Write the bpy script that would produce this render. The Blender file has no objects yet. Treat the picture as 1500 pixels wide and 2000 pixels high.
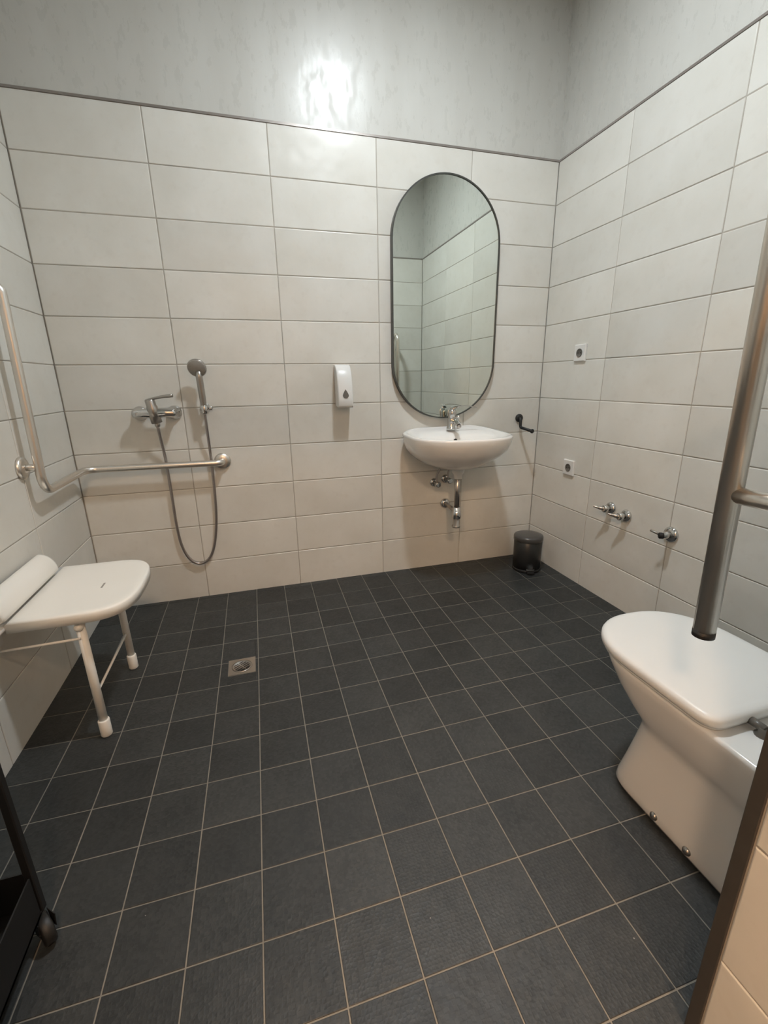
import bpy, math, random
from mathutils import Vector, Matrix, Quaternion
random.seed(7)
PI = math.pi
S = bpy.context.scene
C = S.collection

# ------------------------------------------------------------------ camera, world, exposure
cam_d = bpy.data.cameras.new('camera'); cam = bpy.data.objects.new('camera', cam_d); C.objects.link(cam)
yaw, pitch, roll = 0.28013, 0.28823, -0.01582
fwd = Vector((math.sin(yaw)*math.cos(pitch), math.cos(yaw)*math.cos(pitch), -math.sin(pitch)))
right = Vector((math.cos(yaw), -math.sin(yaw), 0)); up = right.cross(fwd)
r2 = right*math.cos(roll) + up*math.sin(roll); u2 = -right*math.sin(roll) + up*math.cos(roll)
cam.matrix_world = Matrix(((r2.x, u2.x, -fwd.x, -1.6856), (r2.y, u2.y, -fwd.y, -2.3937), (r2.z, u2.z, -fwd.z, 1.1198), (0, 0, 0, 1)))
cam_d.sensor_fit = 'VERTICAL'; cam_d.sensor_height = 24.0; cam_d.lens = 863.84/2000*24.0; cam_d.clip_start = 0.02
S.camera = cam
W = bpy.data.worlds.new('world'); S.world = W; W.use_nodes = True
W.node_tree.nodes['Background'].inputs[0].default_value = (0.5, 0.48, 0.45, 1)
W.node_tree.nodes['Background'].inputs[1].default_value = 0.05
S.view_settings.view_transform = 'Standard'; S.view_settings.look = 'None'
S.view_settings.gamma = 1.0; S.view_settings.use_curve_mapping = False
S.view_settings.exposure = 0.0
LAMP_POWER = 368.0          # emission of the bathroom ceiling lamp's diffuser
HALL_POWER = 205.0          # emission of the warm lamp in the corridor

# room: x 0 = right wall, -2.509 = left wall; y 0 = back wall, -2.06 = front wall; z 0 = floor
XL, YF, ZC = -2.509, -2.06, 2.95
TH, TW, HT = 0.20138, 0.5002, 2.2155
DX0, DX1, DZ, YO = -2.06, -1.04, 2.10, -2.31      # door opening, outer face of the front wall

# ------------------------------------------------------------------ materials
def srgb(r, g, b):
    f = lambda c: (c/255/12.92) if c/255 <= 0.04045 else ((c/255+0.055)/1.055)**2.4
    return (f(r), f(g), f(b), 1)
def base_mat(name, col, rough=0.5, metal=0.0, **kw):
    m = bpy.data.materials.new(name); m.use_nodes = True
    b = m.node_tree.nodes['Principled BSDF']
    b.inputs['Base Color'].default_value = col; b.inputs['Roughness'].default_value = rough; b.inputs['Metallic'].default_value = metal
    for k, v in kw.items(): b.inputs[k].default_value = v
    return m
def N(m, t, **kw):
    n = m.node_tree.nodes.new(t)
    for k, v in kw.items(): setattr(n, k, v)
    return n
def L(m, a, b): m.node_tree.links.new(a, b)
def mixc(m, fac, a, b):
    n = N(m, 'ShaderNodeMix', data_type='RGBA')
    for s, v in ((n.inputs['Factor'], fac), (n.inputs['A'], a), (n.inputs['B'], b)):
        if isinstance(v, bpy.types.NodeSocket): L(m, v, s)
        else: s.default_value = v
    return n.outputs['Result']
def noise(m, vec, scale, detail=4, rough=0.55):
    n = N(m, 'ShaderNodeTexNoise'); n.inputs['Scale'].default_value = scale; n.inputs['Detail'].default_value = detail
    n.inputs['Roughness'].default_value = rough; L(m, vec, n.inputs['Vector']); return n.outputs['Fac']
def ramp(m, fac, stops):
    n = N(m, 'ShaderNodeValToRGB'); e = n.color_ramp.elements
    while len(e) < len(stops): e.new(0.5)
    for k, (p, c) in enumerate(stops): e[k].position = p; e[k].color = c if len(c) == 4 else (c[0],)*3+(1,)
    L(m, fac, n.inputs['Fac']); return n.outputs['Color']
def bump(m, h, strength, dist, prev=None):
    n = N(m, 'ShaderNodeBump'); n.inputs['Strength'].default_value = strength; n.inputs['Distance'].default_value = dist
    L(m, h, n.inputs['Height'])
    if prev is not None: L(m, prev, n.inputs['Normal'])
    return n.outputs['Normal']
def offset_coords(m):
    """object coordinates shifted per object so that no two tiles show the same mottling"""
    tc = N(m, 'ShaderNodeTexCoord'); oi = N(m, 'ShaderNodeObjectInfo')
    s = N(m, 'ShaderNodeVectorMath', operation='SCALE'); s.inputs[0].default_value = (37.0, 91.0, 53.0); L(m, oi.outputs['Random'], s.inputs['Scale'])
    a = N(m, 'ShaderNodeVectorMath', operation='ADD'); L(m, tc.outputs['Object'], a.inputs[0]); L(m, s.outputs[0], a.inputs[1])
    return a.outputs[0], oi.outputs['Random'], tc

def mat_wall_tile():
    m = base_mat('cream_wall_tile', srgb(196, 190, 176), 0.3); b = m.node_tree.nodes['Principled BSDF']
    v, rnd, tc = offset_coords(m)
    n1 = noise(m, v, 4.0, 5); n2 = noise(m, v, 26.0, 4)
    c = mixc(m, ramp(m, n1, [(0.3, (0,)), (0.7, (1,))]), srgb(214, 211, 202), srgb(224, 222, 215))
    c = mixc(m, ramp(m, n2, [(0.55, (0,)), (0.8, (0.35,))]), c, srgb(205, 200, 190))
    c = mixc(m, rnd, c, c)
    hsv = N(m, 'ShaderNodeHueSaturation'); mr = N(m, 'ShaderNodeMapRange'); mr.inputs['To Min'].default_value = 0.94; mr.inputs['To Max'].default_value = 1.05
    L(m, rnd, mr.inputs['Value']); L(m, mr.outputs[0], hsv.inputs['Value']); L(m, c, hsv.inputs['Color']); L(m, hsv.outputs[0], b.inputs['Base Color'])
    rr = N(m, 'ShaderNodeMapRange'); rr.inputs['To Min'].default_value = 0.24; rr.inputs['To Max'].default_value = 0.42; L(m, n1, rr.inputs['Value']); L(m, rr.outputs[0], b.inputs['Roughness'])
    nb = bump(m, noise(m, v, 5.0, 2), 0.55, 0.012)
    L(m, bump(m, noise(m, v, 60.0, 3), 0.08, 0.002, nb), b.inputs['Normal'])
    return m
def mat_plaster(name, dark, light, gloss):
    m = base_mat(name, dark, gloss); b = m.node_tree.nodes['Principled BSDF']
    tc = N(m, 'ShaderNodeTexCoord'); mp = N(m, 'ShaderNodeMapping'); mp.inputs['Scale'].default_value = (3.0, 3.0, 0.7)
    L(m, tc.outputs['Object'], mp.inputs['Vector']); v = mp.outputs[0]
    n1 = noise(m, v, 1.6, 6, 0.6)
    L(m, mixc(m, ramp(m, n1, [(0.3, (0,)), (0.72, (1,))]), dark, light), b.inputs['Base Color'])
    mp2 = N(m, 'ShaderNodeMapping'); mp2.inputs['Scale'].default_value = (9.0, 9.0, 4.0); L(m, tc.outputs['Object'], mp2.inputs['Vector'])
    strokes = noise(m, mp2.outputs[0], 4.0, 5, 0.65)
    rr = N(m, 'ShaderNodeMapRange'); rr.inputs['From Min'].default_value = 0.34; rr.inputs['From Max'].default_value = 0.66
    rr.inputs['To Min'].default_value = gloss-0.06; rr.inputs['To Max'].default_value = gloss+0.20
    L(m, strokes, rr.inputs['Value']); L(m, rr.outputs[0], b.inputs['Roughness'])
    nb = bump(m, noise(m, v, 3.0, 4, 0.5), 0.12, 0.010)
    L(m, bump(m, strokes, 0.10, 0.003, nb), b.inputs['Normal'])
    return m
def mat_floor_tile():
    m = base_mat('charcoal_floor_tile', srgb(56, 57, 55), 0.5); b = m.node_tree.nodes['Principled BSDF']
    v, rnd, tc = offset_coords(m)
    c = mixc(m, ramp(m, noise(m, v, 9.0, 5), [(0.3, (0,)), (0.75, (1,))]), srgb(37, 39, 39), srgb(50, 52, 52))
    fl = N(m, 'ShaderNodeTexVoronoi', distance='CHEBYCHEV'); fl.inputs['Scale'].default_value = 125.0; fl.inputs['Randomness'].default_value = 0.7; L(m, v, fl.inputs['Vector'])
    c = mixc(m, ramp(m, fl.outputs['Color'], [(0.25, (0,)), (0.95, (0.42,))]), c, srgb(68, 69, 68))
    sp = N(m, 'ShaderNodeTexVoronoi'); sp.inputs['Scale'].default_value = 11.0; L(m, v, sp.inputs['Vector'])      # a few specks of dried paint
    near = N(m, 'ShaderNodeMath', operation='LESS_THAN'); near.inputs[1].default_value = 0.016; L(m, sp.outputs['Distance'], near.inputs[0])
    sep = N(m, 'ShaderNodeSeparateColor'); L(m, sp.outputs['Color'], sep.inputs[0])
    few = N(m, 'ShaderNodeMath', operation='GREATER_THAN'); few.inputs[1].default_value = 0.55; L(m, sep.outputs[0], few.inputs[0])
    both = N(m, 'ShaderNodeMath', operation='MULTIPLY'); L(m, near.outputs[0], both.inputs[0]); L(m, few.outputs[0], both.inputs[1])
    c = mixc(m, both.outputs[0], c, srgb(150, 148, 142))
    hsv = N(m, 'ShaderNodeHueSaturation'); mr = N(m, 'ShaderNodeMapRange'); mr.inputs['To Min'].default_value = 0.78; mr.inputs['To Max'].default_value = 1.18
    L(m, rnd, mr.inputs['Value']); L(m, mr.outputs[0], hsv.inputs['Value']); L(m, c, hsv.inputs['Color']); L(m, hsv.outputs[0], b.inputs['Base Color'])
    vo = N(m, 'ShaderNodeTexVoronoi', distance='CHEBYCHEV'); vo.inputs['Scale'].default_value = 125.0; vo.inputs['Randomness'].default_value = 0.55; L(m, v, vo.inputs['Vector'])
    rr = N(m, 'ShaderNodeMapRange'); rr.inputs['To Min'].default_value = 0.40; rr.inputs['To Max'].default_value = 0.62; L(m, noise(m, v, 30.0, 3), rr.inputs['Value']); L(m, rr.outputs[0], b.inputs['Roughness'])
    nb = bump(m, vo.outputs['Distance'], 0.35, 0.002)
    L(m, bump(m, noise(m, v, 120.0, 2), 0.1, 0.001, nb), b.inputs['Normal'])
    return m
def mat_grain(name, c1, c2, scale, rough, metal=0.0, stretch=(1, 1, 1), bs=0.0):
    m = base_mat(name, c1, rough, metal); b = m.node_tree.nodes['Principled BSDF']
    tc = N(m, 'ShaderNodeTexCoord'); mp = N(m, 'ShaderNodeMapping'); mp.inputs['Scale'].default_value = stretch; L(m, tc.outputs['Object'], mp.inputs['Vector'])
    n = noise(m, mp.outputs[0], scale, 4); L(m, mixc(m, n, c1, c2), b.inputs['Base Color'])
    if bs: L(m, bump(m, n, bs, 0.001), b.inputs['Normal'])
    return m
M = {}
M['tile'] = mat_wall_tile()
M['plaster'] = mat_plaster('trowelled_grey_plaster', srgb(196, 194, 187), srgb(206, 205, 199), 0.27)
M['ceiling'] = mat_plaster('matt_ceiling_paint', srgb(226, 225, 221), srgb(234, 233, 230), 0.8)
M['hall'] = mat_plaster('corridor_paint', srgb(214, 202, 188), srgb(222, 211, 198), 0.7)
M['floor'] = mat_floor_tile()
M['wall_grout'] = mat_grain('greige_wall_grout', srgb(168, 161, 150), srgb(182, 175, 165), 30, 0.9)
M['floor_grout'] = mat_grain('pale_floor_grout', srgb(118, 115, 107), srgb(146, 142, 133), 25, 0.9)
M['ceramic'] = mat_grain('white_ceramic', srgb(226, 224, 220), srgb(230, 229, 226), 3, 0.12)
M['ceramic'].node_tree.nodes['Principled BSDF'].inputs['Coat Weight'].default_value = 0.3
M['plastic'] = mat_grain('white_plastic', srgb(224, 223, 219), srgb(229, 228, 225), 6, 0.33)
M['seat_plastic'] = mat_grain('ivory_seat_plastic', srgb(240, 237, 229), srgb(244, 241, 234), 6, 0.38)
M['steel'] = mat_grain('brushed_steel', srgb(222, 216, 208), srgb(234, 229, 222), 220, 0.33, 1.0, (1, 1, 0.02), 0.05)
M['chrome'] = mat_grain('chrome', srgb(205, 203, 201), srgb(212, 211, 209), 5, 0.08, 1.0)
M['dull_chrome'] = mat_grain('dulled_chrome', srgb(172, 166, 160), srgb(186, 181, 175), 12, 0.28, 1.0)
M['hose'] = mat_grain('steel_hose', srgb(150, 143, 140), srgb(185, 178, 174), 300, 0.3, 0.9)
M['black'] = mat_grain('black_rubber', srgb(30, 29, 28), srgb(38, 37, 36), 20, 0.5)
M['blackmetal'] = mat_grain('black_powder_coat', srgb(20, 19, 19), srgb(27, 26, 26), 60, 0.5)
M['binbody'] = mat_grain('black_bin_enamel', srgb(34, 34, 33), srgb(40, 40, 39), 15, 0.33)
M['binlid'] = mat_grain('dark_grey_bin_lid', srgb(72, 70, 68), srgb(80, 78, 76), 15, 0.28)
M['frame'] = mat_grain('dark_grey_frame', srgb(74, 74, 70), srgb(84, 84, 80), 20, 0.4, 0.4)
M['mirror'] = base_mat('mirror_glass', srgb(226, 232, 226), 0.0, 1.0)
M['trim'] = mat_grain('greige_edge_trim', srgb(146, 138, 132), srgb(156, 149, 143), 20, 0.32, 0.5)
M['jamb'] = mat_grain('dark_bronze_edge', srgb(66, 62, 58), srgb(78, 74, 70), 40, 0.5, 0.2)
M['dark'] = base_mat('dark_hole', srgb(25, 24, 23), 0.7)
M['grey'] = mat_grain('smoky_grey_plastic', srgb(96, 92, 86), srgb(104, 100, 94), 10, 0.3)
M['spray'] = mat_grain('grey_spray_face', srgb(150, 145, 138), srgb(160, 155, 148), 90, 0.4)
def emit(name, col, power):
    m = bpy.data.materials.new(name); m.use_nodes = True; nt = m.node_tree
    b = nt.nodes['Principled BSDF']; b.inputs['Base Color'].default_value = (0.8, 0.8, 0.8, 1)
    b.inputs['Emission Color'].default_value = col; b.inputs['Emission Strength'].default_value = power
    return m
M['lamp'] = emit('lamp_diffuser', (0.92, 0.99, 1.04, 1), LAMP_POWER)
M['hall_lamp'] = emit('warm_lamp_diffuser', (1.0, 0.68, 0.44, 1), HALL_POWER)

# ------------------------------------------------------------------ mesh helpers
class MB:
    def __init__(s): s.v = []; s.f = []; s.sm = []
    def add(s, vs, fs, smooth=False):
        o = len(s.v); s.v += [tuple(p) for p in vs]; s.f += [tuple(i+o for i in f) for f in fs]; s.sm += [smooth]*len(fs); return s
    def box(s, x0, x1, y0, y1, z0, z1, ch=0.0):
        if ch <= 0:
            return s.add([(x0,y0,z0),(x1,y0,z0),(x1,y1,z0),(x0,y1,z0),(x0,y0,z1),(x1,y0,z1),(x1,y1,z1),(x0,y1,z1)],
                         [(0,3,2,1),(4,5,6,7),(0,1,5,4),(1,2,6,5),(2,3,7,6),(3,0,4,7)])
        vs = []; c = ch          # chamfered box: 24 points
        for z, inset in ((z0, 1), (z0+c, 0), (z1-c, 0), (z1, 1)):
            i = c if inset else 0
            if inset: ring = [(x0+i,y0+i),(x1-i,y0+i),(x1-i,y1-i),(x0+i,y1-i)]; ring = [p for p in ring for _ in (0, 1)]
            else: ring = [(x0+c,y0),(x1-c,y0),(x1,y0+c),(x1,y1-c),(x1-c,y1),(x0+c,y1),(x0,y1-c),(x0,y0+c)]; ring = [ring[7]]+ring[:7]
            vs.append([(a, b, z) for a, b in ring])
        return s.loft(vs, True, True, False)
    def loft(s, rings, cap0=True, cap1=True, smooth=True, closed=True):
        n = len(rings[0]); vs = [p for r in rings for p in r]; fs = []
        for k in range(len(rings)-1):
            for i in range(n if closed else n-1):
                j = (i+1) % n; fs.append((k*n+i, k*n+j, (k+1)*n+j, (k+1)*n+i))
        s.add(vs, fs, smooth)
        if cap0: s.add(rings[0], [tuple(range(n))[::-1]], False)
        if cap1: s.add(rings[-1], [tuple(range(n))], False)
        return s
    def tube(s, path, r, n=14, caps=True):
        P = [Vector(p) for p in path]; k = len(P); T = []
        for i in range(k):
            a = P[max(i-1, 0)]; b = P[min(i+1, k-1)]; T.append((b-a).normalized())
        ref = Vector((0, 0, 1)) if abs(T[0].z) < 0.9 else Vector((1, 0, 0))
        u = T[0].cross(ref).normalized(); rings = []
        for i in range(k):
            if i: u = T[i-1].rotation_difference(T[i]) @ u
            w = T[i].cross(u).normalized(); rr = r[i] if isinstance(r, (list, tuple)) else r
            rings.append([P[i] + (u*math.cos(2*PI*j/n) + w*math.sin(2*PI*j/n))*rr for j in range(n)])
        return s.loft(rings, caps, caps)
    def lathe(s, prof, origin=(0,0,0), axis=(0,0,1), n=24, cap0=True, cap1=True):
        """prof: (radius, height) along the axis"""
        q = Vector((0, 0, 1)).rotation_difference(Vector(axis).normalized()); o = Vector(origin)
        rings = [[o + q @ Vector((r*math.cos(2*PI*j/n), r*math.sin(2*PI*j/n), h)) for j in range(n)] for r, h in prof]
        return s.loft(rings, cap0, cap1)
    def prism(s, pts, vec, smooth=False):
        v = Vector(vec); a = [Vector(p) for p in pts]; return s.loft([a, [p+v for p in a]], True, True, smooth)
    def build(s, name, mat, parent=None, fix=True, auto=False):
        me = bpy.data.meshes.new(name); me.from_pydata(s.v, [], s.f)
        me.polygons.foreach_set('use_smooth', s.sm); me.materials.append(mat)
        if fix:
            import bmesh
            bm = bmesh.new(); bm.from_mesh(me); bmesh.ops.remove_doubles(bm, verts=bm.verts, dist=1e-6)
            bmesh.ops.recalc_face_normals(bm, faces=bm.faces); bm.to_mesh(me); bm.free()
        me.validate()
        o = bpy.data.objects.new(name, me); C.objects.link(o)
        if parent is not None:
            o.parent = parent
            o.matrix_parent_inverse = world_of(parent).inverted()
        return o
def world_of(o):
    m = Matrix.LocRotScale(o.location, o.rotation_euler, o.scale)
    return (world_of(o.parent) @ o.matrix_parent_inverse @ m) if o.parent else m
def tag(o, label, cat, group=None, kind=None):
    o['label'] = label
    if cat: o['category'] = cat
    if group: o['group'] = group
    if kind: o['kind'] = kind
    return o
def thing(name, label, cat, loc=(0, 0, 0), group=None):
    o = bpy.data.objects.new(name, None); C.objects.link(o); o.location = loc; o.empty_display_size = 0.05
    return tag(o, label, cat, group)
def struct(o, label):
    o['kind'] = 'structure'; o['label'] = label; return o
def fillet(pts, rad, seg=7):
    P = [Vector(p) for p in pts]; out = [P[0]]
    for i in range(1, len(P)-1):
        a, b, c = P[i-1], P[i], P[i+1]; d1 = (a-b).normalized(); d2 = (c-b).normalized()
        ang = d1.angle(d2); t = min(rad/math.tan(ang/2), (a-b).length*0.49, (c-b).length*0.49); rr = t*math.tan(ang/2)
        ctr = b + (d1+d2).normalized()*(rr/math.sin(ang/2)); p0 = b+d1*t; p1 = b+d2*t
        for k in range(seg+1):
            w = k/seg; q = (p0-ctr).normalized().slerp((p1-ctr).normalized(), w) if (p0-ctr).angle(p1-ctr) > 1e-4 else (p0-ctr).normalized()
            out.append(ctr + q*rr)
    out.append(P[-1]); return out
def catmull(pts, seg=8):
    P = [Vector(p) for p in pts]; P = [P[0]*2-P[1]] + P + [P[-1]*2-P[-2]]; out = []
    for i in range(1, len(P)-2):
        for k in range(seg):
            t = k/seg; a, b, c, d = P[i-1], P[i], P[i+1], P[i+2]
            out.append(0.5*((2*b)+(c-a)*t+(2*a-5*b+4*c-d)*t*t+(3*b-a-3*c+d)*t**3))
    out.append(P[-2]); return out
def dring(cx, w, yf, yr, z, n=2.4, ym=None, sgn=1, zf=None, rc=0.02, na=28):
    """closed outline: flat rear at yr (small corner radius rc), sides, superelliptic front up to yf (sgn=+1 front lies at larger y)"""
    if ym is None: ym = yr + (yf-yr)*0.45
    pts = []
    for k in range(na+1):
        t = PI*k/na; c, s_ = math.cos(t), math.sin(t)
        pts.append((cx + w*math.copysign(abs(c)**(2/n), c), ym + (yf-ym)*abs(s_)**(2/n)))
    rc = min(rc, w*0.5, abs(ym-yr)*0.9)
    for k in range(5):
        t = PI/2*k/4; pts.append((cx - w + rc - rc*math.cos(t), yr + sgn*(rc - rc*math.sin(t))))
    for k in range(5):
        t = PI/2*k/4; pts.append((cx + w - rc + rc*math.sin(t), yr + sgn*(rc - rc*math.cos(t))))
    return [(x, y, z if zf is None else zf(x, y, z)) for x, y in pts]

# ------------------------------------------------------------------ the setting
def floor_z(x, y):
    d2 = (x+1.832)**2 + (y+0.70)**2
    return -0.0251*math.exp(-d2/1.09**2)*(1-math.exp(-(y/0.38)**2))
tile_cache = {}
def tile_mesh(w, h):
    k = (round(w, 3), round(h, 3))
    if k not in tile_cache:
        m = MB(); c, d = 0.0028, 0.0016; a, b = w/2, h/2
        R = lambda i, y: [(-a+i, y, -b+i), (a-i, y, -b+i), (a-i, y, b-i), (-a+i, y, b-i)]
        m.loft([R(0, 0.005), R(0, d), R(c*0.35, d*0.35), R(c, 0)], False, True, False)
        me = bpy.data.meshes.new('tile'); me.from_pydata(m.v, [], m.f); me.materials.append(M['tile'])
        import bmesh
        bm = bmesh.new(); bm.from_mesh(me); bmesh.ops.remove_doubles(bm, verts=bm.verts, dist=1e-6); bmesh.ops.recalc_face_normals(bm, faces=bm.faces)
        if sum(f.normal.y for f in bm.faces) > 0: bmesh.ops.reverse_faces(bm, faces=bm.faces)
        bm.to_mesh(me); bm.free(); tile_cache[k] = me
    return tile_cache[k]
J = 0.0036
def lay_tiles(wall, origin, udir, rot, cols, rows):
    """cols/rows: joint coordinates along the wall and upwards"""
    for c0, c1 in cols:
        for z0, z1 in rows:
            w, h = abs(c1-c0)-J, z1-z0-J
            if w < 0.012 or h < 0.012: continue
            o = bpy.data.objects.new('tile', tile_mesh(w, h)); C.objects.link(o); o.parent = wall
            mid = (c0+c1)/2
            o.location = (origin[0]+udir[0]*mid, origin[1]+udir[1]*mid, (z0+z1)/2)
            o.rotation_euler = (random.gauss(0, 0.0022), 0, rot + random.gauss(0, 0.0016))
pairs = lambda a: list(zip(a[:-1], a[1:]))
ROWS = pairs([HT - TH*(11-k) for k in range(12)])
ROWS[0] = (-0.024, ROWS[0][1])

b = MB(); b.box(XL-0.12, 0.12, 0.007, 0.12, -0.06, ZC)
wall_back = struct(b.build('wall_back', M['plaster']), 'back wall, cream tiles below grey plaster')
MB().box(XL, 0, 0.0022, 0.0075, -0.05, HT).build('grout', M['wall_grout'], wall_back)
lay_tiles(wall_back, (0, 0), (1, 0), 0, pairs([0.0, -0.5068, -1.007, -1.5072, -2.0073, XL+0.001]), ROWS)
b = MB(); b.box(0.007, 0.12, YF-0.25, 0.007, -0.06, ZC)
wall_right = struct(b.build('wall_right', M['plaster']), 'right wall, cream tiles below grey plaster')
MB().box(0.0022, 0.0075, YF, 0, -0.05, HT).build('grout', M['wall_grout'], wall_right)
lay_tiles(wall_right, (0, 0), (0, 1), -PI/2, pairs([0.0, -0.4965, -0.9967, -1.4969, -1.9971, YF]), ROWS)
b = MB(); b.box(XL-0.12, XL-0.007, YF-0.25, 0.007, -0.06, ZC)
wall_left = struct(b.build('wall_left', M['plaster']), 'left wall, cream tiles below grey plaster')
MB().box(XL-0.0075, XL-0.0022, YF, 0, -0.05, HT).build('grout', M['wall_grout'], wall_left)
lay_tiles(wall_left, (XL, 0), (0, 1), PI/2, pairs([0.0, -0.5, -1.0002, -1.5004, -2.0006, YF]), ROWS)
# front wall with the doorway the photograph is taken through
b = MB(); b.box(DX1+0.007, 0.12, YO, YF-0.007, -0.06, ZC); b.box(XL-0.12, DX0-0.007, YO, YF-0.007, -0.06, ZC); b.box(DX0-0.007, DX1+0.007, YO, YF-0.007, DZ, ZC)
wall_front = struct(b.build('wall_front', M['plaster'], fix=False), 'front wall with doorway')
g = MB(); g.box(DX1, 0, YF-0.0075, YF-0.0022, -0.05, HT); g.box(XL, DX0, YF-0.0075, YF-0.0022, -0.05, HT); g.box(DX1+0.0022, DX1+0.0075, YO, YF, -0.05, DZ); g.box(DX0, DX1, YF-0.0075, YF-0.0022, DZ, HT)
g.build('grout', M['wall_grout'], wall_front, fix=False)
lay_tiles(wall_front, (0, YF), (1, 0), PI, pairs([0.0, -0.5002, -1.0004, DX1]), ROWS)
lay_tiles(wall_front, (0, YF), (1, 0), PI, [(XL, DX0)], ROWS)
lay_tiles(wall_front, (0, YF), (1, 0), PI, [(DX1, -1.5506), (-1.5506, DX0)], [(DZ+0.004, HT)])
lay_tiles(wall_front, (DX1, 0), (0, 1), -PI/2, [(YF-0.020, YO)], pairs([-0.02, 0.212, 0.461, 0.711, 0.961, 1.211, 1.461, 1.711, 1.961, DZ]))
struct(MB().box(XL-0.12, 0.12, YO, 0.12, ZC, ZC+0.1).build('ceiling', M['ceiling']), 'plain pale ceiling of the bathroom')
# edge profiles: along the top of the tiling and down the doorway corner
struct(MB().box(XL, 0, -0.0015, 0.0075, HT, HT+0.009).build('trim_1', M['trim']), 'thin edging strip on top of back wall tiles')
struct(MB().box(-0.0015, 0.0075, YF, 0, HT, HT+0.009).build('trim_2', M['trim']), 'thin edging strip on top of right wall tiles')
struct(MB().box(XL-0.0075, XL+0.0015, YF, 0, HT, HT+0.009).build('trim_3', M['trim']), 'thin edging strip on top of left wall tiles')
struct(MB().box(XL, 0, YF-0.0075, YF+0.0015, HT, HT+0.009).build('trim_4', M['trim']), 'thin edging strip on top of front wall tiles')
t = MB(); t.box(DX1-0.002, DX1+0.006, YF-0.019, YF+0.001, -0.004, DZ, 0.0006); t.box(DX1-0.001, DX1+0.012, YF-0.006, YF+0.0015, -0.004, DZ)
struct(t.build('trim_5', M['jamb'], fix=False), 'dark bronze corner profile of the doorway')

# floor: every tile its own piece, laid to a gentle fall towards the drain
P0, FX0, FY0, FROT = 0.152, -1.90756, -0.18558, -0.00817
cr, sr = math.cos(FROT), math.sin(FROT)
def fpt(i, j): return (FX0 + (cr*i - sr*j)*P0, FY0 + (sr*i + cr*j)*P0)
def clip(poly, x0, x1, y0, y1):
    for ax, val, keep in ((0, x0, 1), (0, x1, -1), (1, y0, 1), (1, y1, -1)):
        out = []
        for k in range(len(poly)):
            a, b_ = poly[k], poly[(k+1) % len(poly)]; da, db = keep*(a[ax]-val), keep*(b_[ax]-val)
            if da >= 0: out.append(a)
            if (da >= 0) != (db >= 0):
                t = da/(da-db); out.append((a[0]+(b_[0]-a[0])*t, a[1]+(b_[1]-a[1])*t))
        poly = out
        if len(poly) < 3: return []
    return poly
gx, gy = 44, 40; vs = []; fs = []
for j in range(gy+1):
    for i in range(gx+1):
        x = XL-0.006+(0.012-XL)*i/gx; y = YF-0.004+(0.01-YF)*j/gy; vs.append((x, y, floor_z(x, y)-0.0016))
for j in range(gy):
    for i in range(gx): a = j*(gx+1)+i; fs.append((a, a+1, a+gx+2, a+gx+1))
m = MB().add(vs, fs, True); m.box(XL, 0, YF, 0, -0.09, -0.04)
floor = struct(m.build('floor', M['floor_grout'], fix=False), 'bathroom floor of small charcoal tiles')
JF = 0.0032
def floor_tile_mesh(poly):
    n = len(poly); cx = sum(p[0] for p in poly)/n; cy = sum(p[1] for p in poly)/n
    def ring(ins, z):
        out = []
        for x, y in poly:
            dx, dy = x-cx, y-cy; out.append((x-math.copysign(min(ins, abs(dx)), dx), y-math.copysign(min(ins, abs(dy)), dy), z))
        return out
    mb = MB(); mb.loft([ring(0, -0.006), ring(0, -0.0007), ring(0.0009, 0)], False, True, False)
    me = bpy.data.meshes.new('tile'); me.from_pydata(mb.v, [], mb.f); me.materials.append(M['floor'])
    import bmesh
    bm = bmesh.new(); bm.from_mesh(me); bmesh.ops.remove_doubles(bm, verts=bm.verts, dist=1e-6); bmesh.ops.recalc_face_normals(bm, faces=bm.faces)
    if sum(f.normal.z*f.calc_area() for f in bm.faces) < 0: bmesh.ops.reverse_faces(bm, faces=bm.faces)
    bm.to_mesh(me); bm.free(); return me
hs = (P0-JF)/2
full = floor_tile_mesh([(-hs, -hs), (hs, -hs), (hs, hs), (-hs, hs)])
DRX0, DRX1, DRY0, DRY1 = -1.880, -1.773, -0.736, -0.628       # drain
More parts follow.
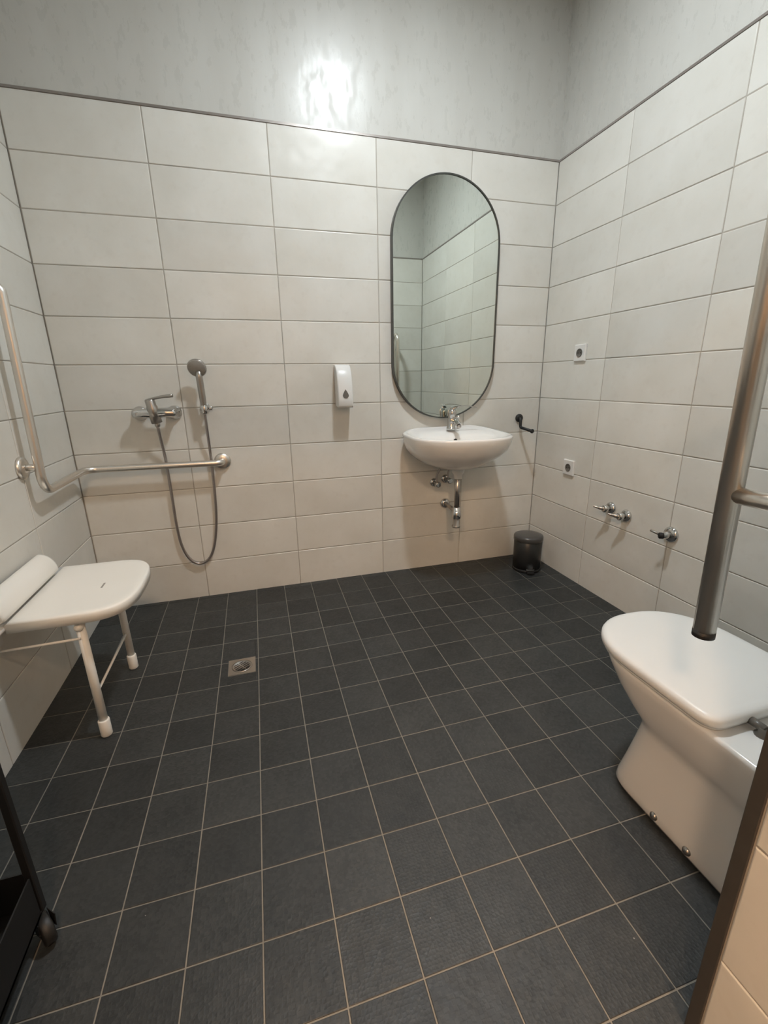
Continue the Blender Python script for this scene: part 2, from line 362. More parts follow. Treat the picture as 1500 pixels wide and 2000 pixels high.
for i in range(-6, 15):
    for j in range(-15, 4):
        c = fpt(i+0.5, j+0.5)
        corner = [(c[0]+cr*a-sr*b_, c[1]+sr*a+cr*b_) for a, b_ in ((-hs, -hs), (hs, -hs), (hs, hs), (-hs, hs))]
        inside = all(XL+0.002 < x < -0.002 and YF+0.002 < y < -0.002 for x, y in corner)
        ex = (floor_z(c[0]+0.07, c[1])-floor_z(c[0]-0.07, c[1]))/0.14; ey = (floor_z(c[0], c[1]+0.07)-floor_z(c[0], c[1]-0.07))/0.14
        polys = []
        if inside:
            hit = not (max(p[0] for p in corner) < DRX0 or min(p[0] for p in corner) > DRX1 or max(p[1] for p in corner) < DRY0 or min(p[1] for p in corner) > DRY1)
            if hit:      # cut the tile around the drain
                for rect in ((-9, DRX0-0.002, -9, 9), (DRX1+0.002, 9, -9, 9), (DRX0-0.002, DRX1+0.002, -9, DRY0-0.002), (DRX0-0.002, DRX1+0.002, DRY1+0.002, 9)):
                    q = clip(corner, *rect)
                    if len(q) >= 3 and max(p[0] for p in q)-min(p[0] for p in q) > 0.006 and max(p[1] for p in q)-min(p[1] for p in q) > 0.006: polys.append(q)
            else: polys = [None]
        else:
            q = clip(corner, XL+0.001, -0.001, YF+0.0, -0.001)
            if len(q) >= 3 and max(p[0] for p in q)-min(p[0] for p in q) > 0.008 and max(p[1] for p in q)-min(p[1] for p in q) > 0.008: polys = [q]
        for q in polys:
            if q is None: me = full; rz = FROT
            else: me = floor_tile_mesh([(x-c[0], y-c[1]) for x, y in q]); rz = 0
            o = bpy.data.objects.new('tile', me); C.objects.link(o); o.parent = floor
            o.location = (c[0], c[1], floor_z(*c)+random.uniform(-0.0003, 0.0003))
            nrm = Vector((-ex, -ey, 1)).normalized(); qt = Vector((0, 0, 1)).rotation_difference(nrm) @ Quaternion((0, 0, 1), rz)
            o.rotation_euler = qt.to_euler()
struct(MB().box(DX0-0.007, DX1+0.007, YO, YF-0.004, -0.06, -0.001).build('threshold', M['floor']), 'charcoal threshold of the doorway')
# corridor outside the doorway
struct(MB().box(-3.2, 0.6, -3.9, YO, -0.06, -0.002).build('floor_corridor', M['floor']), 'corridor floor outside the doorway')
struct(MB().box(-3.2, 0.6, -4.0, -3.9, 0, 2.8).build('wall_corridor_far', M['hall']), 'corridor wall facing the doorway')
struct(MB().box(-3.3, -3.2, -3.9, YO, 0, 2.8).build('wall_corridor_left', M['hall']), 'left end wall of the corridor')
struct(MB().box(0.6, 0.7, -3.9, YO, 0, 2.8).build('wall_corridor_right', M['hall']), 'right end wall of the corridor')
struct(MB().box(-3.3, 0.7, -4.0, YO, 2.8, 2.9).build('ceiling_corridor', M['ceiling']), 'ceiling of the corridor')

# ------------------------------------------------------------------ lamps
LX, LY = -1.02, -1.06
t = thing('ceiling_lamp', 'round white ceiling lamp above the middle of the bathroom', 'lamp', (LX, LY, ZC))
MB().lathe([(0.11, 0), (0.11, -0.03), (0.102, -0.036), (0.092, -0.036), (0.092, -0.02), (0.02, -0.02)], (LX, LY, ZC), n=40).build('housing', M['plastic'], t)
MB().lathe([(0.091, -0.022), (0.091, -0.030), (0.08, -0.034), (0.001, -0.036)], (LX, LY, ZC), n=40).build('diffuser', M['lamp'], t)
for HX, HY, where in ((-1.55, -3.45, 'the doorway'), (-2.75, -3.45, 'the left end of the corridor')):
    t = thing('corridor_lamp', 'warm round ceiling lamp out in the corridor by ' + where, 'lamp', (HX, HY, 2.8), 'corridor ceiling lamps')
    MB().lathe([(0.17, 0), (0.17, -0.04), (0.15, -0.045), (0.15, -0.02), (0.02, -0.02)], (HX, HY, 2.8), n=32).build('housing', M['plastic'], t)
    MB().lathe([(0.149, -0.022), (0.149, -0.035), (0.12, -0.05), (0.001, -0.056)], (HX, HY, 2.8), n=32).build('diffuser', M['hall_lamp'], t)

# ------------------------------------------------------------------ mirror
MX, MW, MZ0, MZ1 = -0.643, 0.301, 0.912, 2.098
def stadium(w, z0, z1, y, n=40):
    pts = []
    for k in range(n+1): t = PI*k/n; pts.append((MX+w*math.cos(t), y, z1-w+w*math.sin(t)))
    for k in range(n+1): t = PI+PI*k/n; pts.append((MX+w*math.cos(t), y, z0+w+w*math.sin(t)))
    return pts
t = thing('wall_mirror', 'tall pill-shaped mirror with thin dark frame above the washbasin', 'mirror', (MX, 0, MZ0))
e = 0.0065
MB().loft([stadium(MW-e, MZ0+e, MZ1-e, -0.002), stadium(MW, MZ0, MZ1, -0.002), stadium(MW, MZ0, MZ1, -0.030), stadium(MW-e, MZ0+e, MZ1-e, -0.030), stadium(MW-e, MZ0+e, MZ1-e, -0.024)], False, False, False).build('frame', M['frame'], t)
MB().prism(stadium(MW-e+0.0005, MZ0+e-0.0005, MZ1-e+0.0005, -0.025), (0, 0.005, 0)).build('glass', M['mirror'], t)

# ------------------------------------------------------------------ washbasin
SX = -0.617
t = thing('washbasin', 'white wall-hung ceramic washbasin below the pill-shaped mirror', 'washbasin', (SX, 0, 0.65))
def lift(x, y, z):
    k = max(0.0, min(1.0, (y+0.30)/0.30)); return z + k*k*(0.034 - 0.30*(x-SX)**2)
D = lambda w, yf, yr, z, n=2.3, rc=0.10, ym=None, zf=None: dring(SX-0.013, w*1.015, yf, yr, z, n, ym, -1, zf, rc)
rings = [D(0.04, -0.25, -0.15, 0.655), D(0.12, -0.30, -0.08, 0.663), D(0.185, -0.345, -0.0, 0.69), D(0.232, -0.395, 0, 0.727), D(0.258, -0.43, 0, 0.762),
         D(0.270, -0.447, 0, 0.795, zf=lift), D(0.275, -0.455, 0, 0.826, zf=lift), D(0.274, -0.454, 0, 0.834, zf=lift), D(0.270, -0.450, -0.002, 0.838, zf=lift),
         D(0.256, -0.436, -0.010, 0.838, zf=lift), D(0.250, -0.430, -0.014, 0.834, zf=lift),
         D(0.244, -0.424, -0.02, 0.828, zf=lift), D(0.236, -0.416, -0.115, 0.822, zf=lift, ym=-0.20), D(0.228, -0.408, -0.128, 0.812, ym=-0.21), D(0.205, -0.385, -0.145, 0.78, ym=-0.22),
         D(0.155, -0.345, -0.165, 0.745, ym=-0.235), D(0.08, -0.30, -0.195, 0.728, ym=-0.24), D(0.02, -0.265, -0.225, 0.725, ym=-0.245)]
MB().loft(rings).build('basin', M['ceramic'], t)
MB().lathe([(0.021, 0), (0.023, 0.003), (0.016, 0.005), (0.002, 0.005)], (SX, -0.245, 0.7255)).build('drain_ring', M['chrome'], t)
MB().lathe([(0.011, 0), (0.011, 0.004), (0.001, 0.0045)], (SX, -0.1335, 0.797), (0, -1, -0.35), 16).build('overflow_hole', M['dark'], t)
# tap
t = thing('basin_tap', 'chrome single-lever tap standing on the white washbasin', 'tap', (SX, -0.075, 0.85))
FZ = 0.852; fy = -0.075
MB().lathe([(0.027, 0), (0.027, 0.008), (0.0235, 0.012), (0.0225, 0.07), (0.024, 0.085), (0.024, 0.098), (0.018, 0.112), (0.004, 0.116)], (SX, fy, FZ), (0, -0.08, 1)).build('body', M['chrome'], t)
p = [(SX, fy-0.012, FZ+0.045), (SX, fy-0.045, FZ+0.050), (SX, fy-0.075, FZ+0.043), (SX, fy-0.098, FZ+0.030)]
s_ = MB().tube(catmull(p, 5), [0.017]*4+[0.0155]*6+[0.014]*6, 14).build('spout', M['chrome'], t)
MB().lathe([(0.0125, 0), (0.0125, 0.012), (0.009, 0.012)], (SX, fy-0.096, FZ+0.029), (0, -0.5, -1), 16).build('aerator', M['dull_chrome'], s_)
lv = MB().tube(catmull([(SX, fy, FZ+0.112), (SX+0.008, fy-0.03, FZ+0.124), (SX+0.012, fy-0.07, FZ+0.128)], 5), [0.013, 0.013, 0.012, 0.011, 0.010, 0.009, 0.009, 0.008, 0.008, 0.007, 0.006], 12).build('lever', M['chrome'], t)
MB().tube(catmull([(SX+0.01, fy-0.05, FZ+0.127), (SX+0.06, fy-0.055, FZ+0.13), (SX+0.115, fy-0.05, FZ+0.122), (SX+0.13, fy-0.045, FZ+0.118)], 5), 0.0028, 8).build('lever_extension', M['dull_chrome'], lv)
MB().lathe([(0.006, 0), (0.006, 0.022), (0.010, 0.024), (0.010, 0.034), (0.003, 0.036)], (SX+0.018, fy+0.008, FZ+0.062), (1, 0.1, 0.15), 14).build('pop_up_knob', M['chrome'], t)
# trap
t = thing('bottle_trap', 'chrome bottle trap hanging under the washbasin', 'trap', (SX, -0.19, 0.31))
TX, TY = SX-0.003, -0.185
MB().lathe([(0.036, 0.654), (0.037, 0.640), (0.033, 0.624), (0.023, 0.612), (0.023, 0.592), (0.018, 0.590)], (TX, TY, 0), n=24).build('outlet_cup', M['plastic'], t)
MB().lathe([(0.0155, 0.62), (0.0155, 0.42)], (TX, TY, 0), n=18).build('tailpipe', M['dull_chrome'], t)
MB().lathe([(0.019, 0.428), (0.023, 0.424), (0.023, 0.405), (0.026, 0.403), (0.026, 0.362), (0.022, 0.358)], (TX, TY, 0), n=20).build('nut', M['chrome'], t)
MB().lathe([(0.019, 0.360), (0.019, 0.318), (0.024, 0.316), (0.024, 0.307), (0.012, 0.302)], (TX, TY, 0), n=20).build('cup', M['dull_chrome'], t)
MB().tube([(TX, TY, 0.396), (TX+0.006, -0.09, 0.398), (TX+0.010, -0.001, 0.40)], 0.0125, 16).build('waste_pipe', M['dull_chrome'], t)
MB().lathe([(0.031, 0.0), (0.030, 0.006), (0.022, 0.016), (0.014, 0.018)], (TX+0.010, -0.0003, 0.40), (0, -1, 0)).build('wall_rosette', M['chrome'], t)
def angle_valve(x, z, label, dx):
    t = thing('angle_valve', label, 'valve', (x, 0, z), 'angle valves under the washbasin')
    MB().lathe([(0.026, 0), (0.025, 0.005), (0.018, 0.011), (0.011, 0.012)], (x, -0.0003, z), (0, -1, 0)).build('rosette', M['chrome'], t)
    MB().lathe([(0.010, 0.01), (0.010, 0.028), (0.013, 0.03), (0.013, 0.05), (0.008, 0.052)], (x, 0, z), (0, -1, 0), 16).build('body', M['dull_chrome'], t)
    k = MB().lathe([(0.009, 0.05), (0.017, 0.053), (0.017, 0.072), (0.012, 0.076)], (x, 0, z), (0, -1, 0), 12).build('knob', M['chrome'], t)
    MB().tube(catmull([(x, -0.04, z+0.008), (x+0.002, -0.04, z+0.05), (x+dx*0.5, -0.045, z+0.095), (x+dx, -0.048, z+0.125)], 6), 0.0055, 10).build('supply_hose', M['hose'], t)
angle_valve(-0.685, 0.535, 'lower left chrome angle valve with bent hose under the washbasin', 0.045)
angle_valve(-0.612, 0.552, 'upper chrome angle valve close beside the trap under the washbasin', 0.010)

# ------------------------------------------------------------------ soap dispenser
DXc = -1.217
t = thing('soap_dispenser', 'white wall soap dispenser with drop emblem left of the mirror', 'dispenser', (DXc, 0, 0.99))
prof = [(-0.006, 0.996), (-0.090, 0.990), (-0.096, 1.0), (-0.094, 1.04), (-0.088, 1.09), (-0.079, 1.135), (-0.065, 1.17), (-0.045, 1.193), (-0.02, 1.203), (-0.006, 1.203)]
rg = []
for xo, k in ((-0.039, 0.90), (-0.0375, 0.97), (-0.032, 1.0), (0.032, 1.0), (0.0375, 0.97), (0.039, 0.90)):
    rg.append([(DXc+xo, y*k, 1.08+(z-1.08)*(0.985+0.015*min(1, (k-0.9)*10))) for y, z in prof])
body = MB().loft(rg).build('cover', M['plastic'], t)
MB().box(DXc-0.036, DXc+0.036, -0.0075, -0.0003, 0.998, 1.2, 0.002).build('back_plate', M['grey'], t)
drop = []
for k in range(24):
    a = 2*PI*k/24; rr = 0.0155
    x, z = rr*math.sin(a), -rr*math.cos(a)
    if z > 0: x *= (1-z/rr)**0.55 if z < rr else 0; z *= 1.9
    drop.append((DXc+0.0+x, -0.0955+0.0, 1.046+z))
drop = [(x, -0.0954+(z-1.04)*0.125, z+0.006) for x, _, z in drop]
MB().prism(drop, (0, 0.006, 0)).build('drop_emblem', M['grey'], t)

# ------------------------------------------------------------------ shower set
t = thing('shower_mixer', 'chrome lever shower mixer on the tiles left of the hand shower', 'mixer', (-2.12, 0, 0.99))
mz = 0.992
for x in (-2.198, -2.046):
    MB().lathe([(0.034, 0), (0.033, 0.006), (0.026, 0.018), (0.018, 0.026), (0.016, 0.05)], (x, -0.0003, mz-0.004), (0, -1, 0)).build('rosette', M['chrome'], t)
MB().tube([(-2.217, -0.062, mz-0.002), (-2.20, -0.062, mz-0.002), (-2.17, -0.064, mz), (-2.12, -0.066, mz), (-2.075, -0.064, mz), (-2.044, -0.062, mz-0.002), (-2.03, -0.062, mz-0.002)], [0.017, 0.022, 0.021, 0.025, 0.021, 0.022, 0.017], 18).build('body', M['chrome'], t)
MB().lathe([(0.024, -0.045), (0.024, 0.03), (0.0215, 0.033), (0.0215, 0.062), (0.016, 0.066)], (-2.125, -0.072, mz), (-0.12, -0.18, 1)).build('cartridge', M['dull_chrome'], t)
MB().tube(catmull([(-2.142, -0.082, mz+0.058), (-2.115, -0.092, mz+0.066), (-2.07, -0.105, mz+0.074), (-2.028, -0.115, mz+0.078)], 5), [0.006]*8+[0.007]*4+[0.008]*4, 10).build('lever', M['dull_chrome'], t)
MB().lathe([(0.012, 0), (0.012, -0.03), (0.009, -0.034)], (-2.118, -0.07, mz-0.03), n=14).build('outlet', M['dull_chrome'], t)
t = thing('hand_shower', 'grey and chrome hand shower in its wall bracket with looping hose', 'shower', (-1.908, 0, 1.0))
ax = Vector((0.006, -0.035, 1.0)).normalized()
h0 = Vector((-1.905, -0.056, 1.00)); h1 = Vector((-1.9085, -0.068, 1.165))
MB().tube([h0, h0.lerp(h1, 0.1), h0.lerp(h1, 0.5), h0.lerp(h1, 0.9), h1 + Vector((0, -0.006, 0.012))], [0.012, 0.0145, 0.0155, 0.0155, 0.012], 16).build('handle', M['dull_chrome'], t)
hd = Vector((-0.15, -0.86, -0.42)).normalized(); hc = Vector((-1.911, -0.070, 1.194))
hdp = MB().lathe([(0.008, -0.016), (0.028, -0.012), (0.041, 0.0), (0.0435, 0.010), (0.042, 0.014)], hc, hd, 28).build('head', M['dull_chrome'], t)
MB().lathe([(0.041, 0.0135), (0.038, 0.0165), (0.002, 0.018)], hc, hd, 28).build('spray_face', M['spray'], hdp)
br = MB().lathe([(0.024, 0), (0.023, 0.006), (0.014, 0.012), (0.011, 0.045)], (-1.905, -0.0003, 1.005), (0, -1, 0)).build('bracket', M['chrome'], t)
MB().lathe([(0.014, -0.022), (0.0185, -0.018), (0.0185, 0.014), (0.0155, 0.018)], (-1.905, -0.056, 1.002), ax, 18, False, False).build('holder_ring', M['chrome'], br)
MB().lathe([(0.004, 0), (0.0115, 0.006), (0.0115, 0.016), (0.005, 0.02)], (-1.886, -0.052, 1.005), (1, -0.3, 0.1), 14).build('clamp_knob', M['chrome'], br)
hose = [(-2.118, -0.07, 0.93), (-2.117, -0.045, 0.86), (-2.115, -0.022, 0.77), (-2.113, -0.018, 0.60), (-2.112, -0.018, 0.43), (-2.103, -0.018, 0.315), (-2.075, -0.017, 0.235), (-2.03, -0.016, 0.200),
        (-1.98, -0.016, 0.222), (-1.943, -0.016, 0.30), (-1.918, -0.016, 0.44), (-1.908, -0.018, 0.62), (-1.906, -0.022, 0.78), (-1.905, -0.045, 0.90), (-1.905, -0.056, 0.985)]
MB().tube(catmull(hose, 8), 0.0068, 10).build('hose', M['hose'], t)

# ------------------------------------------------------------------ corner grab rail
t = thing('grab_rail', 'brushed steel grab rail bent around the shower corner, rising on the left wall', 'grab rail', (XL, -0.5, 0.74))
rx = XL+0.055; RR = 0.0155
rail = [(-1.854, -0.004, 0.738), (-1.854, -0.060, 0.739), (rx, -0.060, 0.744), (rx, -0.505, 0.742), (rx, -0.470, 1.445), (XL+0.004, -0.470, 1.445)]
MB().tube(fillet(rail, 0.058, 9), RR, 18).build('tube', M['steel'], t)
for pos, nrm in (((-1.854, -0.0003, 0.738), (0, -1, 0)), ((XL+0.0003, -0.470, 1.445), (1, 0, 0)), ((XL+0.0003, -0.505, 0.836), (1, 0, 0))):
    MB().lathe([(0.041, 0), (0.041, 0.007), (0.037, 0.013), (0.018, 0.016)], pos, nrm, 28).build('flange', M['steel'], t)
MB().tube([(XL+0.012, -0.503, 0.836), (rx, -0.5, 0.836)], 0.0115, 14).build('stub', M['steel'], t)

# ------------------------------------------------------------------ folding shower seat
t = thing('shower_bench', 'ivory folding shower bench with two legs fixed to the left wall', 'shower bench', (XL, -0.74, 0.0))
SZ = 0.447; ya, yb = -0.512, -0.962; yc = (ya+yb)/2; hw = (ya-yb)/2
def seat_ring(ins, z):
    pts = []; n = 3.1; xm = -2.28; xf = -2.115-ins; xr = -2.450+ins; h = hw-ins
    for k in range(33):
        a = -PI/2+PI*k/32; c, s_ = math.cos(a), math.sin(a)
        pts.append((xm+(xf-xm)*abs(c)**(2/n), yc+h*math.copysign(abs(s_)**(2/n), s_), z))
    pts += [(xr, yc+h, z), (xr, yc-h, z)]
    return pts
dish = lambda ring, k: [(x, y, z - k) for x, y, z in ring]
MB().loft([seat_ring(0.012, SZ-0.036), seat_ring(0.0, SZ-0.034), seat_ring(0.0, SZ-0.006), seat_ring(0.003, SZ-0.0015), seat_ring(0.009, SZ), seat_ring(0.03, SZ-0.0015), seat_ring(0.07, SZ-0.005), seat_ring(0.12, SZ-0.006)]).build('seat', M['seat_plastic'], t)
MB().box(-2.252, -2.246, -0.762, -0.722, SZ-0.0062, SZ-0.0053).build('slot', M['spray'], t)
# small curved back pad against the wall
prof = []
for k in range(9):
    a = PI/2*k/8; prof.append((XL+0.018+0.056*math.sin(a), 0.462+0.066*math.cos(a)))
inner = [(x-0.012, z-0.008) for x, z in prof][::-1]
ring = prof + inner
ry = lambda y, k: [(XL+0.02+(x-XL-0.02)*k, y, 0.50+(z-0.50)*k) for x, z in ring]
MB().loft([ry(-0.985, 0.94), ry(-0.975, 1), ry(-0.590, 1), ry(-0.578, 0.94)]).build('back_pad', M['seat_plastic'], t)
for y in (-0.935, -0.60):
    MB().box(XL+0.0003, XL+0.022, y-0.022, y+0.022, 0.36, 0.475, 0.003).build('wall_bracket', M['plastic'], t)
MB().tube([(-2.462, -1.02, 0.430), (-2.462, -0.50, 0.430)], 0.0115, 14).build('hinge_tube', M['plastic'], t)
for y in (-0.930, -0.548):
    MB().tube([(XL+0.004, y, 0.430), (-2.44, y, 0.430)], 0.010, 12).build('hinge_arm', M['plastic'], t)
    top = Vector((-2.272, y, 0.415)); foot = Vector((-2.262, y-0.014, floor_z(-2.262, y-0.014)))
    d = (foot-top).normalized(); L_ = (foot-top).length
    lg = MB().tube([top, top+d*(L_-0.05)], 0.0135, 16).build('leg', M['seat_plastic'], t)
    MB().lathe([(0.0160, L_-0.062), (0.0178, L_-0.058), (0.0178, L_-0.004), (0.0155, L_)], top, d, 18).build('foot', M['seat_plastic'], lg)
    MB().lathe([(0.004, -0.024), (0.0125, -0.018), (0.0135, -0.006), (0.012, 0.006), (0.012, 0.014)], (-2.272, y, 0.392), (0, 1, 0), 16).build('pivot', M['seat_plastic'], lg)
    MB().tube([top+d*0.06+Vector((0, -0.015, 0)), Vector((-2.492, y-0.016, 0.350))], 0.0042, 8).build('brace', M['seat_plastic'], t)
z = 0.142; MB().tube([(-2.266, -0.938, z), (-2.266, -0.556, z)], 0.0042, 8).build('crossbar', M['seat_plastic'], t)

# ------------------------------------------------------------------ paper holder
t = thing('paper_holder', 'black toilet paper holder beside the washbasin near the corner', 'paper holder', (-0.138, 0, 0.89))
MB().lathe([(0.024, 0), (0.024, 0.008), (0.021, 0.012), (0.009, 0.014)], (-0.138, -0.0003, 0.892), (0, -1, 0), 24).build('rosette', M['black'], t)
MB().tube(fillet([(-0.138, -0.006, 0.892), (-0.140, -0.024, 0.886), (-0.140, -0.028, 0.838), (-0.128, -0.125, 0.826)], 0.012, 5), 0.0085, 14).build('arm', M['black'], t)
MB().lathe([(0.009, 0), (0.0125, 0.003), (0.0125, 0.010), (0.008, 0.013)], (-0.128, -0.124, 0.826), (0.12, -1, -0.12), 16).build('end_knob', M['black'], t)

# ------------------------------------------------------------------ pedal bin
BX, BY = -0.157, -0.222
t = thing('pedal_bin', 'small black pedal bin with grey lid in the right corner', 'bin', (BX, BY, 0))
MB().lathe([(0.079, 0.0), (0.083, 0.003), (0.083, 0.016), (0.081, 0.018)], (BX, BY, 0), n=40).build('base_ring', M['black'], t)
MB().lathe([(0.081, 0.016), (0.0815, 0.10), (0.0825, 0.192), (0.08, 0.194)], (BX, BY, 0), n=40).build('body', M['binbody'], t)
MB().lathe([(0.0835, 0.190), (0.0855, 0.192), (0.0855, 0.212), (0.083, 0.219), (0.075, 0.2225), (0.05, 0.226), (0.002, 0.2275)], (BX, BY, 0), n=40).build('lid', M['binlid'], t)
pd = Vector((-0.30, -0.95, 0)).normalized(); ps = Vector((pd.y, -pd.x, 0))
o0 = Vector((BX, BY, 0)) + pd*0.07
pts = [o0 + ps*0.018 + Vector((0, 0, 0.010)), o0 + pd*0.032 + ps*0.021 + Vector((0, 0, 0.006)), o0 + pd*0.037 + Vector((0, 0, 0.006)), o0 + pd*0.032 - ps*0.021 + Vector((0, 0, 0.006)), o0 - ps*0.018 + Vector((0, 0, 0.010))]
MB().prism(pts, (0, 0, 0.007)).build('pedal', M['blackmetal'], t)
MB().prism([o0 + pd*0.012 + ps*0.024 + Vector((0, 0, 0.021)), o0 + pd*0.019 + ps*0.012 + Vector((0, 0, 0.021)), o0 + pd*0.019 - ps*0.012 + Vector((0, 0, 0.021)), o0 + pd*0.012 - ps*0.024 + Vector((0, 0, 0.021)), o0 + pd*0.004 + Vector((0, 0, 0.021))], (0, 0, 0.010)).build('pedal_plate', M['chrome'], t)

# ------------------------------------------------------------------ sockets and valves on the right wall
def socket(y, z, label):
    t = thing('power_socket', label, 'socket', (0, y, z), 'sockets on the right wall')
    a = 0.042; b = MB()
    R = lambda i, x: [(x, y-a+i, z-a+i), (x, y+a-i, z-a+i), (x, y+a-i, z+a-i), (x, y-a+i, z+a-i)]
    b.loft([R(0, -0.0003), R(0, -0.007), R(0.003, -0.011)], True, True, False).build('plate', M['plastic'], t)
    w = MB().lathe([(0.0215, -0.0002), (0.0215, 0.0025), (0.0195, 0.0028), (0.0185, 0.0006), (0.002, 0.0004)], (-0.011, y, z), (-1, 0, 0), 24).build('well', M['grey'], t)
    for dy in (-0.0095, 0.0095): MB().lathe([(0.0026, 0.0), (0.0026, 0.0012), (0.0005, 0.0013)], (-0.0114, y+dy, z), (-1, 0, 0), 10).build('pin_hole', M['dark'], w)
socket(-0.322, 1.245, 'white wall socket at chest height on the right wall')
socket(-0.326, 0.637, 'white wall socket low on the right wall, below the other one')
def lever_valve(y, z, label):
    t = thing('lever_valve', label, 'valve', (0, y, z), 'chrome valves on the right wall')
    MB().lathe([(0.031, 0), (0.031, 0.004), (0.026, 0.012), (0.018, 0.016)], (-0.0003, y, z), (-1, 0, 0), 26).build('rosette', M['chrome'], t)
    MB().lathe([(0.016, 0.012), (0.0165, 0.026), (0.019, 0.028), (0.019, 0.045), (0.013, 0.049)], (0, y, z), (-1, 0, 0), 20).build('body', M['chrome'], t)
    MB().tube(catmull([(-0.036, y, z), (-0.050, y+0.014, z+0.001), (-0.064, y+0.027, z+0.004), (-0.076, y+0.038, z+0.008)], 5), [0.013]*4+[0.010]*4+[0.0065]*4+[0.005]*4, 12).build('lever', M['dull_chrome'], t)
lever_valve(-0.662, 0.490, 'chrome lever valve on the right wall, farthest from the toilet')
lever_valve(-0.762, 0.478, 'chrome lever valve on the right wall, middle one of three')
t = thing('bidet_valve', 'chrome valve with thin rod handle on the right wall, nearest the toilet', 'valve', (0, -1.01, 0.465), 'chrome valves on the right wall')
MB().lathe([(0.035, 0), (0.035, 0.004), (0.030, 0.011), (0.018, 0.016)], (-0.0003, -1.01, 0.465), (-1, 0, 0), 28).build('rosette', M['chrome'], t)
MB().lathe([(0.0155, 0.012), (0.0155, 0.034), (0.0135, 0.036), (0.0135, 0.048), (0.009, 0.051)], (0, -1.01, 0.465), (-1, 0.04, 0), 20).build('body', M['chrome'], t)
MB().tube([(-0.05, -1.005, 0.467), (-0.072, -0.968, 0.480)], 0.005, 10).build('rod_handle', M['dull_chrome'], t)
MB().lathe([(0.010, 0), (0.0135, 0.003), (0.0135, 0.018), (0.009, 0.021)], (-0.042, -1.012, 0.465), (-0.8, 0.5, 0.0), 16).build('cap', M['dark'], t)

# ------------------------------------------------------------------ toilet
TXc = -0.645
t = thing('toilet', 'white floor-standing toilet with closed lid at the doorway', 'toilet', (TXc, -1.8, 0))
D = lambda w, yf, z, n, yr=-2.052, ym=None, rc=0.02: dring(TXc, w, yf, yr, z, n, ym, 1, None, rc)
MB().loft([D(0.131, -1.580, 0.0005, 4.2, ym=-1.70), D(0.135, -1.574, 0.010, 4.2, ym=-1.70), D(0.134, -1.576, 0.03, 4.0, ym=-1.70), D(0.130, -1.588, 0.09, 3.6, ym=-1.71), D(0.126, -1.601, 0.16, 3.3, ym=-1.72), D(0.125, -1.608, 0.215, 3.0, ym=-1.73),
           D(0.128, -1.603, 0.235, 2.8, ym=-1.73), D(0.138, -1.580, 0.256, 2.6, ym=-1.72), D(0.150, -1.548, 0.285, 2.5, ym=-1.70), D(0.163, -1.505, 0.325, 2.4, ym=-1.68), D(0.172, -1.474, 0.365, 2.35, ym=-1.66), D(0.176, -1.463, 0.386, 2.3, ym=-1.65), D(0.174, -1.466, 0.393, 2.3, ym=-1.65), D(0.168, -1.473, 0.3955, 2.3, ym=-1.65)]).build('bowl', M['ceramic'], t)
Lr = lambda ins, z: dring(TXc, 0.186-ins, -1.440-ins, -1.862+ins, z, 2.35, -1.645, 1, None, 0.035)
MB().loft([Lr(0.012, 0.3958), Lr(0.007, 0.398), Lr(0.007, 0.4035), Lr(0.012, 0.405)]).build('seat', M['plastic'], t)
lid = MB().loft([Lr(0.010, 0.4055), Lr(0.002, 0.4075), Lr(0.0, 0.412), Lr(0.0, 0.424), Lr(0.003, 0.430), Lr(0.009, 0.4335), Lr(0.02, 0.4355), Lr(0.06, 0.4385), Lr(0.11, 0.440), Lr(0.16, 0.4405)]).build('lid', M['plastic'], t)
for x in (TXc-0.078, TXc+0.078):
    MB().lathe([(0.015, 0), (0.015, 0.004), (0.010, 0.008), (0.010, 0.02)], (x, -1.888, 0.395), n=16).build('hinge', M['grey'], t)
    MB().tube([(x, -1.858, 0.412), (x, -1.892, 0.412)], 0.009, 12).build('hinge_pin', M['grey'], t)
for y in (-1.742, -1.836):
    MB().lathe([(0.0105, 0), (0.0105, 0.004), (0.007, 0.0085), (0.001, 0.010)], (TXc-0.1325, y, 0.022), (-1, 0, 0.05), 16).build('bolt_cap', M['dull_chrome'], t)
    MB().lathe([(0.0105, 0), (0.0105, 0.004), (0.007, 0.0085), (0.001, 0.010)], (TXc+0.1325, y, 0.022), (1, 0, 0.05), 16).build('bolt_cap', M['dull_chrome'], t)

# ------------------------------------------------------------------ hinged support rails either side of the toilet, folded up
def fold_rail(x, label):
    t = thing('folding_rail', label, 'grab rail', (x, YF, 0.7), 'folding rails either side of the toilet')
    yf, yw, zt = -1.879, YF+0.062, 1.535
    path = fillet([(x, yf-0.006, 0.686), (x, yf+0.012, zt), (x, yw, zt), (x, yw, 0.83)], 0.055, 9)
    MB().tube(path, 0.0175, 22).build('loop', M['steel'], t)
    MB().lathe([(0.0178, 0), (0.0178, 0.012), (0.012, 0.015)], (x, yf-0.006, 0.687), (0, -0.02, -1), 22).build('end_cap', M['black'], t)
    MB().tube([(x, yf, 0.935), (x, yw, 0.935)], 0.0135, 16).build('crosspiece', M['steel'], t)
    MB().box(x-0.045, x+0.045, YF+0.0003, YF+0.008, 0.73, 0.92, 0.002).build('wall_plate', M['steel'], t)
    for s_ in (-1, 1): MB().box(x+s_*0.026-0.003, x+s_*0.026+0.003, YF+0.006, YF+0.070, 0.82, 0.88, 0.001).build('hinge_cheek', M['steel'], t)
    MB().tube([(x-0.034, yw, 0.835), (x+0.034, yw, 0.835)], 0.009, 12).build('hinge_pin', M['chrome'], t)
fold_rail(-0.95, 'brushed steel folding rail in front of the toilet, raised upright by the doorway')
fold_rail(-0.315, 'raised folding rail right of the toilet, seen in the mirror')

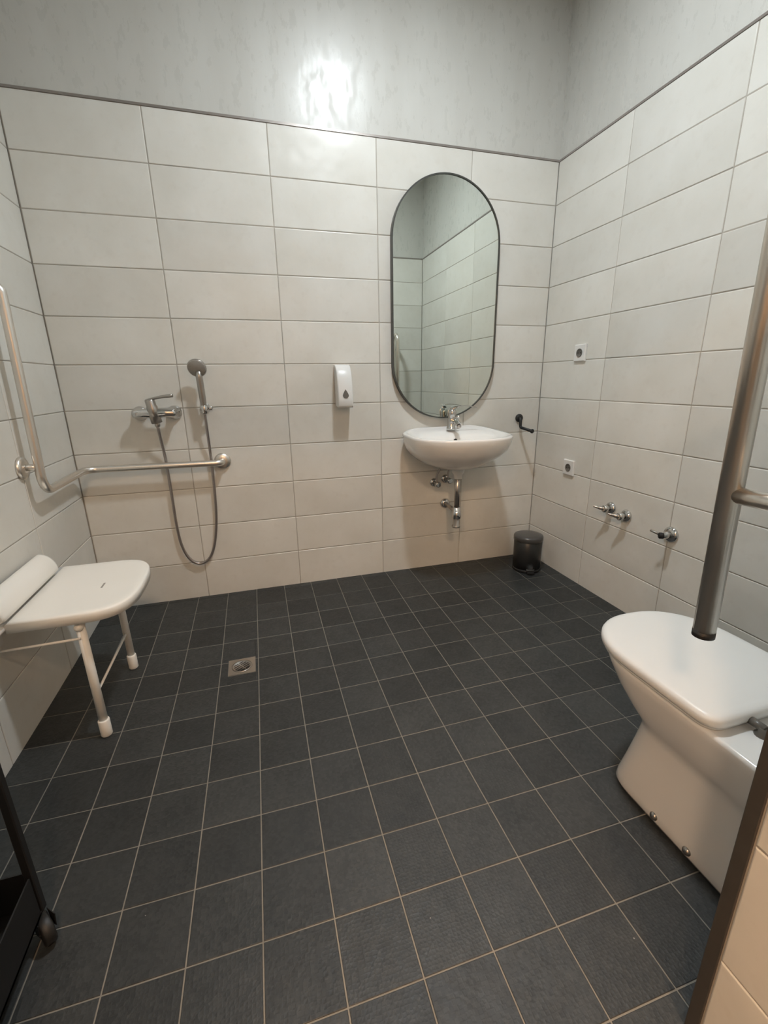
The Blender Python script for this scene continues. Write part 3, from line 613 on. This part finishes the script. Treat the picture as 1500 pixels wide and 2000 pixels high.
# ------------------------------------------------------------------ floor drain
dz = floor_z(-1.826, -0.682); dcx, dcy = (DRX0+DRX1)/2, (DRY0+DRY1)/2
t = thing('floor_drain', 'square steel floor drain with round grate in the shower floor', 'drain', (dcx, dcy, dz))
h = (DRX1-DRX0)/2; n = 32
sq = []
for k in range(n):
    a = 2*PI*k/n; c, s_ = math.cos(a), math.sin(a); q = max(abs(c), abs(s_)); sq.append((dcx+h*c/q, dcy+h*s_/q))
ci = [(dcx+0.042*math.cos(2*PI*k/n), dcy+0.042*math.sin(2*PI*k/n)) for k in range(n)]
MB().loft([[(x, y, dz-0.01) for x, y in sq], [(x, y, dz+0.0006) for x, y in sq], [(x, y, dz+0.0006) for x, y in ci], [(dcx+(x-dcx)*0.98, dcy+(y-dcy)*0.98, dz-0.006) for x, y in ci]], True, True, False).build('frame', M['dull_chrome'], t)
g = MB().lathe([(0.040, -0.004), (0.040, 0.0012), (0.0365, 0.0022), (0.0345, 0.0002), (0.002, 0.0004)], (dcx, dcy, dz), n=32).build('grate', M['dull_chrome'], t)
for k in range(-2, 3):
    w = math.sqrt(0.031**2-(k*0.0115)**2)
    for s_ in (-1, 1):
        a = math.radians(35); ca, sa = math.cos(a), math.sin(a)
        def rp(u, v): return (dcx+u*ca-v*sa, dcy+u*sa+v*ca, dz+0.0004)
        u0, u1 = (s_*0.003, s_*w) if w > 0.006 else (0, 0)
        MB().prism([rp(u0, k*0.0115-0.0019), rp(u1, k*0.0115-0.0019), rp(u1, k*0.0115+0.0019), rp(u0, k*0.0115+0.0019)], (0, 0, 0.0006)).build('slot', M['dark'], g)

# ------------------------------------------------------------------ black trolley at the left edge
x1, x0, y1, y0 = -2.203, -2.478, -1.548, -1.99
t = thing('black_trolley', 'black metal trolley on casters at the left edge of the photo', 'trolley', ((x0+x1)/2, (y0+y1)/2, 0))
for (x, y) in ((x1, y1), (x0, y1), (x1, y0), (x0, y0)):
    sx = -1 if x == x1 else 1; sy = -1 if y == y1 else 1
    MB().box(min(x, x+sx*0.016), max(x, x+sx*0.016), min(y, y+sy*0.016), max(y, y+sy*0.016), 0.062, 0.86, 0.002).build('post', M['blackmetal'], t)
    cx, cy = x+sx*0.012, y+sy*0.012
    fz = floor_z(cx, cy); a = math.radians(38); ax = (math.cos(a), math.sin(a), 0)
    off = Vector((-ax[1], ax[0], 0))*0.006 + Vector((0.012 if sx < 0 else 0, -0.012 if sy < 0 else 0, 0))
    wc = Vector((cx, cy, fz+0.032)) + off
    w = MB().lathe([(0.012, -0.011), (0.029, -0.011), (0.032, -0.008), (0.032, 0.008), (0.029, 0.011), (0.012, 0.011)], wc, ax, 24).build('caster_wheel', M['black'], t)
    MB().lathe([(0.007, -0.0135), (0.007, 0.0135)], wc, ax, 12).build('axle', M['dull_chrome'], w)
    for s_ in (-1, 1):
        c_ = wc + Vector(ax)*0.0145*s_; q = off.normalized()
        MB().prism([c_+Vector((0, 0, -0.006))+q*0.006, c_+Vector((0, 0, -0.006))-q*0.006, Vector((c_.x, c_.y, fz+0.066))-q*0.014, Vector((c_.x, c_.y, fz+0.066))+q*0.014], Vector(ax)*0.0015).build('caster_fork', M['blackmetal'], t)
tr = MB().box(x0+0.003, x1-0.003, y0+0.003, y1-0.003, 0.062, 0.068); tr.build('tray_bottom', M['blackmetal'], t)
for (a0, a1, b0, b1) in ((x0+0.003, x0+0.006, y0+0.02, y1-0.02), (x1-0.006, x1-0.003, y0+0.02, y1-0.02), (x0+0.02, x1-0.02, y0+0.003, y0+0.006), (x0+0.02, x1-0.02, y1-0.006, y1-0.003)):
    MB().box(a0, a1, b0, b1, 0.062, 0.166).build('tray_side', M['blackmetal'], t)
MB().box(x0, x1, y0, y1, 0.86, 0.885, 0.004).build('top_shelf', M['blackmetal'], t)
